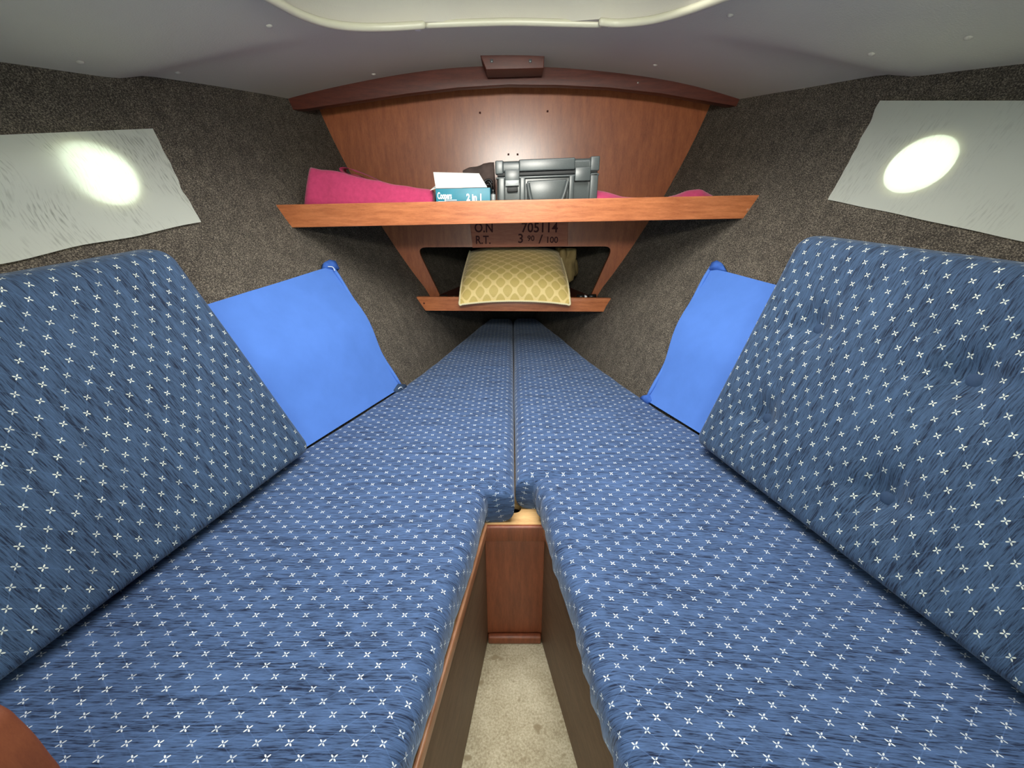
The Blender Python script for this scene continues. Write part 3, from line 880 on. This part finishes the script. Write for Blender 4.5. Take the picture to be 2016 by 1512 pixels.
box('handle_recess', (cx_(1000), YC + .009, zb_ + .006), (cx_(1330), YC + .03, zm - .018), M['case'], case, r=.003, shear=sc)
# bent tube for the carry handle
hp = [(1004, 305), (1012, 350), (1028, 420), (1050, 452), (1160, 458), (1275, 452), (1300, 418), (1320, 350), (1330, 300)]
tube('handle', smoothpts([sc(Vector((cx_(x), YC - .007, zb_ + (470 - y) / 235 * (zm - zb_) * .92 + .004))) for x, y in hp], 5), .0058, M['case'], case, 10)
for a_, b_ in ((815, 935), (1392, 1520)):
    la = box('latch', (cx_(a_), YC - .002, zm - .024), (cx_(b_), YC + .012, zm + .010), M['case'], case, r=.002, shear=sc)
    if a_ < 1000:
        box('latch_tab', (cx_(a_ + 4), YC - .0045, zm - .030), (cx_(b_ - 4), YC + .004, zm - .016), M['latch'], la, r=.001, shear=sc)
        box('latch_tab', (cx_(a_ + 18), YC - .006, zm - .046), (cx_(b_ - 14), YC + .006, zm - .033), M['case_dark'], la, r=.002, shear=sc)
# open carton with printing
bx = empty('carton', (-.14, 1.33, .5)); tag(bx, 'small teal carton with raised white lid flap and white printing, left of the case', 'box')
YX = 1.296
xl, xr = at_y(858, 385, YX).x, at_y(965, 385, YX).x
def sb(q): return Vector((q.x, q.y, q.z + TILT * q.x))
ztop = .560
box('front_panel', (xl, YX, ZS + .0005), (xr, YX + .0012, ztop), M['teal'], bx, r=.0004, shear=sb)
box('back_panel', (xl, YX + .085, ZS + .0005), (xr + .004, YX + .0862, ztop), M['teal'], bx, r=.0004, shear=sb)
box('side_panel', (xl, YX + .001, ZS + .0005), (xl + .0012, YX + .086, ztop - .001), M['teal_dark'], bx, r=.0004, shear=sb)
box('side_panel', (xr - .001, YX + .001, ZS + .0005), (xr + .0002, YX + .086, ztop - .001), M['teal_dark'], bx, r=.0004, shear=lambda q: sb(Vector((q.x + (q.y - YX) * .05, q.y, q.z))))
box('bottom_panel', (xl, YX + .001, ZS + .0005), (xr, YX + .086, ZS + .0017), M['card'], bx, r=.0004, shear=sb)
q = [at_y(858, 370.5, YX + .001), at_y(959, 368.5, YX + .001), at_y(943, 341.5, YX + .05), at_y(853, 339, YX + .05)]
mk('lid_flap', q + [p + Vector((0, .0012, .0004)) for p in q], [(0, 1, 2, 3), (7, 6, 5, 4), (0, 1, 5, 4), (1, 2, 6, 5), (2, 3, 7, 6), (3, 0, 4, 7)], M['card'], bx, smooth=False)
q = [at_y(859, 371, YX + .01), at_y(847, 375, YX + .012), at_y(856, 367, YX + .05), at_y(862, 366, YX + .05)]
mk('end_flap', q + [p + Vector((0, .001, .001)) for p in q], [(0, 1, 2, 3), (7, 6, 5, 4), (0, 1, 5, 4), (1, 2, 6, 5), (2, 3, 7, 6), (3, 0, 4, 7)], M['card'], bx, smooth=False)
def pl(px, py):
    o = at_y(px, py, YX)
    return lambda u, v, w_: Vector((o.x + u, YX - .0007 - w_, o.z + v))
text('lettering', 'Coopers', .0235, pl(861.5, 391.5), M['print'], bx, thick=.0003, sx=.47, bold=.0007)
text('lettering', '2 in 1', .0245, pl(918.5, 395), M['print'], bx, thick=.0003, sx=.80, bold=.0008)
o_ = at_y(875, 394, YX)
box('printed_bar', (o_.x, YX - .001, o_.z - .0012), (o_.x + .034, YX - .0001, o_.z + .0008), M['print'], bx, r=.0002)
o_ = at_y(863, 397, YX)
box('printed_bar', (o_.x, YX - .001, o_.z - .0012), (o_.x + .052, YX - .0001, o_.z + .0008), M['print'], bx, r=.0002)

# dark cloth bag
def lump(name, ctr, rad, mat, seed, amp=.25, parent=None, floor=None, squash=None):
    bm = bmesh.new(); bmesh.ops.create_icosphere(bm, subdivisions=4, radius=1)
    vv = []
    for v in bm.verts:
        d = v.co.copy(); f = 1 + amp * noise.noise(d * 1.7 + Vector((seed, 0, 0))) + amp * .45 * abs(noise.noise(d * 5 + Vector((0, seed, 0))))
        p = Vector((ctr[0] + d.x * rad[0] * f, ctr[1] + d.y * rad[1] * f, ctr[2] + d.z * rad[2] * f))
        if squash: p = squash(p)
        if floor is not None: p.z = max(p.z, floor)
        vv.append(p)
    ff = [tuple(x.index for x in f.verts) for f in bm.faces]; bm.free()
    return mk(name, vv, ff, mat, parent)
# draped cloth: top line follows a ridge
def drape(name, tops, Yf, Yb_, zfloor, mat, seed, amp=.003, lean=.03):
    n = len(tops); vv = []; ff = []
    prof = [(0, 0), (.05, .3), (.12, .62), (.20, .88), (.25, .97), (.31, 1.0), (.5, .93), (.8, .7), (1.0, .4), (1.0, 0)]
    m = len(prof)
    for i, (X, h, xs) in enumerate(tops):
        for j, (a, b) in enumerate(prof):
            Y = Yf + a * (Yb_ - Yf)
            z = zfloor + TILT * X + b * h
            k_ = amp * noise.noise(Vector((X * 22, a * 5, seed + b * 3)))
            inn = 1 if 0 < j < m - 1 else 0
            vv.append(Vector((X + xs * b, Y - k_ * 1.5 * inn, z + k_ * inn * (b > 0))))
    for i in range(n - 1):
        for j in range(m - 1): ff.append((i * m + j, (i + 1) * m + j, (i + 1) * m + j + 1, i * m + j + 1))
        ff.append((i * m, i * m + m - 1, (i + 1) * m + m - 1, (i + 1) * m))
    ff.append(tuple(range(m))); ff.append(tuple((n - 1) * m + j for j in reversed(range(m))))
    return mk(name, vv, ff, mat)
def resample(px, Y, n=40):
    q = [at_y(x, y, Y) for x, y in px]; out = []
    x0, x1 = q[0].x, q[-1].x
    for i in range(n + 1):
        X = x0 + (x1 - x0) * i / n
        for a, b in zip(q, q[1:]):
            if X <= b.x + 1e-9:
                t = (X - a.x) / (b.x - a.x); h = a.z + (b.z - a.z) * t; break
        out.append((X, max(.001, h - ZS - TILT * X), 0))
    return out
tp = resample([(609, 331), (645, 335), (680, 341), (715, 350), (745, 357), (790, 366), (830, 371), (854, 375)], 1.35)
tp = [(X - .014 * max(0, 1 - i / 6), h, .024 * max(0, 1 - i / 6)) for i, (X, h, _) in enumerate(tp)]
tw = drape('pink_towel', tp, 1.30, 1.42, ZS + .001, M['towel'], 3)
tag(tw, 'large folded pink towel draped at the left end of the upper shelf', 'towel')
# the narrow upright fold behind it
pts = [at_y(x, y, 1.47) for x, y in ((752, 359), (722, 345), (695, 334), (677, 329), (668, 331), (673, 339), (700, 346), (748, 361))]
pts = smoothpts(pts, 5); vv = []; ff = []
n = len(pts)
cen = sum(pts, Vector()) / n
for dy in (0, .05):
    for k_ in (0, 1):
        for p in pts:
            d = Vector((0, 0, 1)) if p.z > cen.z else Vector((0, 0, -1))
            vv.append(p + Vector((0, dy, 0)) + (cen - p).normalized() * (.003 * k_))
for i in range(n - 1):
    ff += [(i, i + 1, n + i + 1, n + i), (2 * n + i, 2 * n + i + 1, 3 * n + i + 1, 3 * n + i), (i, i + 1, 2 * n + i + 1, 2 * n + i), (n + i, n + i + 1, 3 * n + i + 1, 3 * n + i)]
mk('folded_hem', vv, ff, M['towel'], tw)
tp = resample([(1165, 372), (1180, 377), (1196, 380), (1225, 388), (1260, 390), (1310, 390), (1335, 383), (1352, 376), (1378, 373), (1392, 381), (1402, 387)], 1.35, 50)
tag(drape('pink_towel', tp, 1.30, 1.46, ZS + .001, M['towel'], 9, .0015), 'low crumpled pink towel lying right of the black case', 'towel')
# dark bag behind the carton and case
bq = resample([(912, 341), (925, 334), (940, 327), (952, 321), (965, 321), (973, 323)], 1.43, 30)
b = drape('cloth_bag', bq, 1.39, 1.50, ZS + .001, M['bag'], 17, .012)
tag(b, 'crumpled dark brown cloth bag between the carton and the case', 'bag')
cb = []
for i in range(60):
    a_ = i / 59 * math.pi * 5.2; c_ = at_y(961, 362, 1.375)
    cb.append(c_ + Vector((.011 * math.cos(a_) * (1 + .2 * math.sin(a_ * .6)) , .006 * math.sin(a_ * .7), .013 * math.sin(a_) - i * .0003)))
cb += [at_y(966, 380, 1.36), at_y(968, 392, 1.35), at_y(970, 403, 1.35)]
tag(tube('cable', cb, .0032, M['black'], None, 8), 'coil of black cable between the teal carton and the case', 'cable')
p = at_y(971, 394, 1.335)
bt_ = empty('bottle', (p.x, 1.335, ZS)); tag(bt_, 'tiny dark bottle with grey label squeezed between the carton and case', 'bottle')
def cyl(name, c, r, z0, z1, mat, parent, m=16, cap=.85):
    vv = []; 
    for z, rr in ((z0, r * .9), (z0 + .001, r), (z1 - .001, r), (z1, r * cap)):
        vv += [Vector((c[0] + rr * math.cos(2 * math.pi * i / m), c[1] + rr * math.sin(2 * math.pi * i / m), z)) for i in range(m)]
    ff = [(j * m + i, j * m + (i + 1) % m, (j + 1) * m + (i + 1) % m, (j + 1) * m + i) for j in range(3) for i in range(m)]
    ff += [tuple(range(m)), tuple(3 * m + i for i in range(m))]
    return mk(name, vv, ff, mat, parent)
cyl('bottle_body', (p.x, 1.335), .0070, ZS + .001, .548, M['black'], bt_)
cyl('bottle_label', (p.x, 1.335), .0073, .518, .544, M['latch'], bt_)
cyl('bottle_cap', (p.x, 1.335), .0045, .548, .556, M['black'], bt_)

# ------------------------------------------------------------ gold pillow in the locker opening
pil = empty('pillow', (0, 1.6, .2)); tag(pil, 'gold trellis-patterned pillow with cream cord piping sticking out of the locker', 'pillow')
def pc(s_, t):                    # s_ across -1..1, t from front edge (0) to back (1)
    T = t * .34
    wdt = .196 - .014 * t + .004 * math.cos(s_ * 3)
    Y = 1.497 + T * .90 + .012 * (1 - s_ * s_) * (1 - t)
    z = .197 + .052 * (1 - math.exp(-T / .045)) + .30 * T + .011 * (1 - s_ * s_) * (1 - t) ** 3
    return Vector((.0035 + s_ * wdt, Y, z))
nu, nv = 40, 40; vv = []; uv = []; ff = []
for o in (0, 1):
    for i in range(nu + 1):
        for j in range(nv + 1):
            s_ = -1 + 2 * i / nu; t = j / nv
            h = (max(0, 1 - abs(s_) ** 3.2)) ** .6 * (max(0, 1 - abs(2 * t - 1) ** 3.2)) ** .6
            T_ = (.047 if o == 0 else -.032) * h
            P = pc(s_, t); e = .01
            nn = (pc(s_, t) - pc(s_ - e, t)).cross(pc(s_, t) - pc(s_, t - e)).normalized()
            if nn.z < 0: nn = -nn
            P = P + nn * T_ + nn * (.003 * noise.noise(Vector((s_ * 3, t * 4, o))) * h)
            vv.append(P); uv.append((s_ * .185, t * .34))
m = (nu + 1) * (nv + 1)
for o in (0, 1):
    for i in range(nu):
        for j in range(nv):
            a = o * m + i * (nv + 1) + j; ff.append((a, a + nv + 1, a + nv + 2, a + 1))
mk('pillow_body', vv, ff, M['gold'], pil, uv=uv)
edge = [pc(-1, t / 20) for t in range(20, 0, -1)] + [pc(-1 + s_ / 20, 0) for s_ in range(0, 41)] + [pc(1, t / 20) for t in range(1, 21)]
edge = [p + Vector((0, -.001, 0)) for p in edge]
cd = []
tube('piping', smoothpts(edge, 3), lambda t: .0036 + .0005 * math.sin(t * 620), M['cord'], pil, 8)
# second cloth bundle behind, right
def sq(p): return Vector((p.x, max(p.y, 1.67), min(p.z, .365)))
tag(lump('cloth_bundle', (.205, 1.78, .30), (.040, .045, .085), M['gold_plain'], 5, .7, squash=sq, floor=.21), 'rumpled gold cloth behind the right side of the pillow', 'cloth')
# small tools lying just inside the fiddle
def small(px, py, name, label, cat, L, mat1, mat2):
    p = at_y(px, py, 1.60); e = empty(name, (p.x, 1.60, .191)); tag(e, label, cat)
    zt_ = .2005
    tube('handle', [Vector((p.x - L / 2, 1.585, zt_ + .006)), Vector((p.x - L * .1, 1.592, zt_ + .006))], .008, mat1, e, 10)
    tube('shaft', [Vector((p.x - L * .1, 1.592, zt_ + .006)), Vector((p.x + L / 2, 1.60, zt_ + .007))], .0022, mat2, e, 8)
small(885, 580, 'screwdriver', 'small screwdriver with steel shaft lying left of the pillow', 'tool', .07, M['black'], M['chrome'])
p = at_y(1152, 582, 1.60)
e = empty('torch', (p.x, 1.6, .191)); tag(e, 'small black torch with white lens lying right of the pillow', 'torch')
tube('torch_body', [Vector((p.x - .03, 1.60, .205)), Vector((p.x - .004, 1.592, .206))], .0095, M['black'], e, 12)
tube('torch_lens', [Vector((p.x - .002, 1.591, .206)), Vector((p.x + .006, 1.589, .207))], lambda t: .0085 - .006 * t, M['white_cap'], e, 12)
tube('torch_body', [Vector((p.x + .012, 1.60, .205)), Vector((p.x + .04, 1.604, .206))], .009, M['black'], e, 12)

# ------------------------------------------------------------ rounded wooden corner at the aft end of the left berth
YP = .185
q = [P2(x, y, YP) for x, y in ((-260, 1330), (-90, 1362), (0, 1398), (28, 1420), (60, 1452), (88, 1488), (112, 1520), (135, 1580))]
q = [(p.x, p.y) for p in smoothpts([Vector((a_, b_, 0)) for a_, b_ in q], 4)]
q2 = q + [(q[-1][0] + .004, .001), (q[0][0], .001)]
tag(plate('wooden_knee', [q2], .022, lambda u, v, w_: Vector((u, YP - .013 + w_, v)), M['brown'], bevel=.004), 'rounded reddish brown wooden panel corner at the bottom left, aft end of the left berth', 'panel')
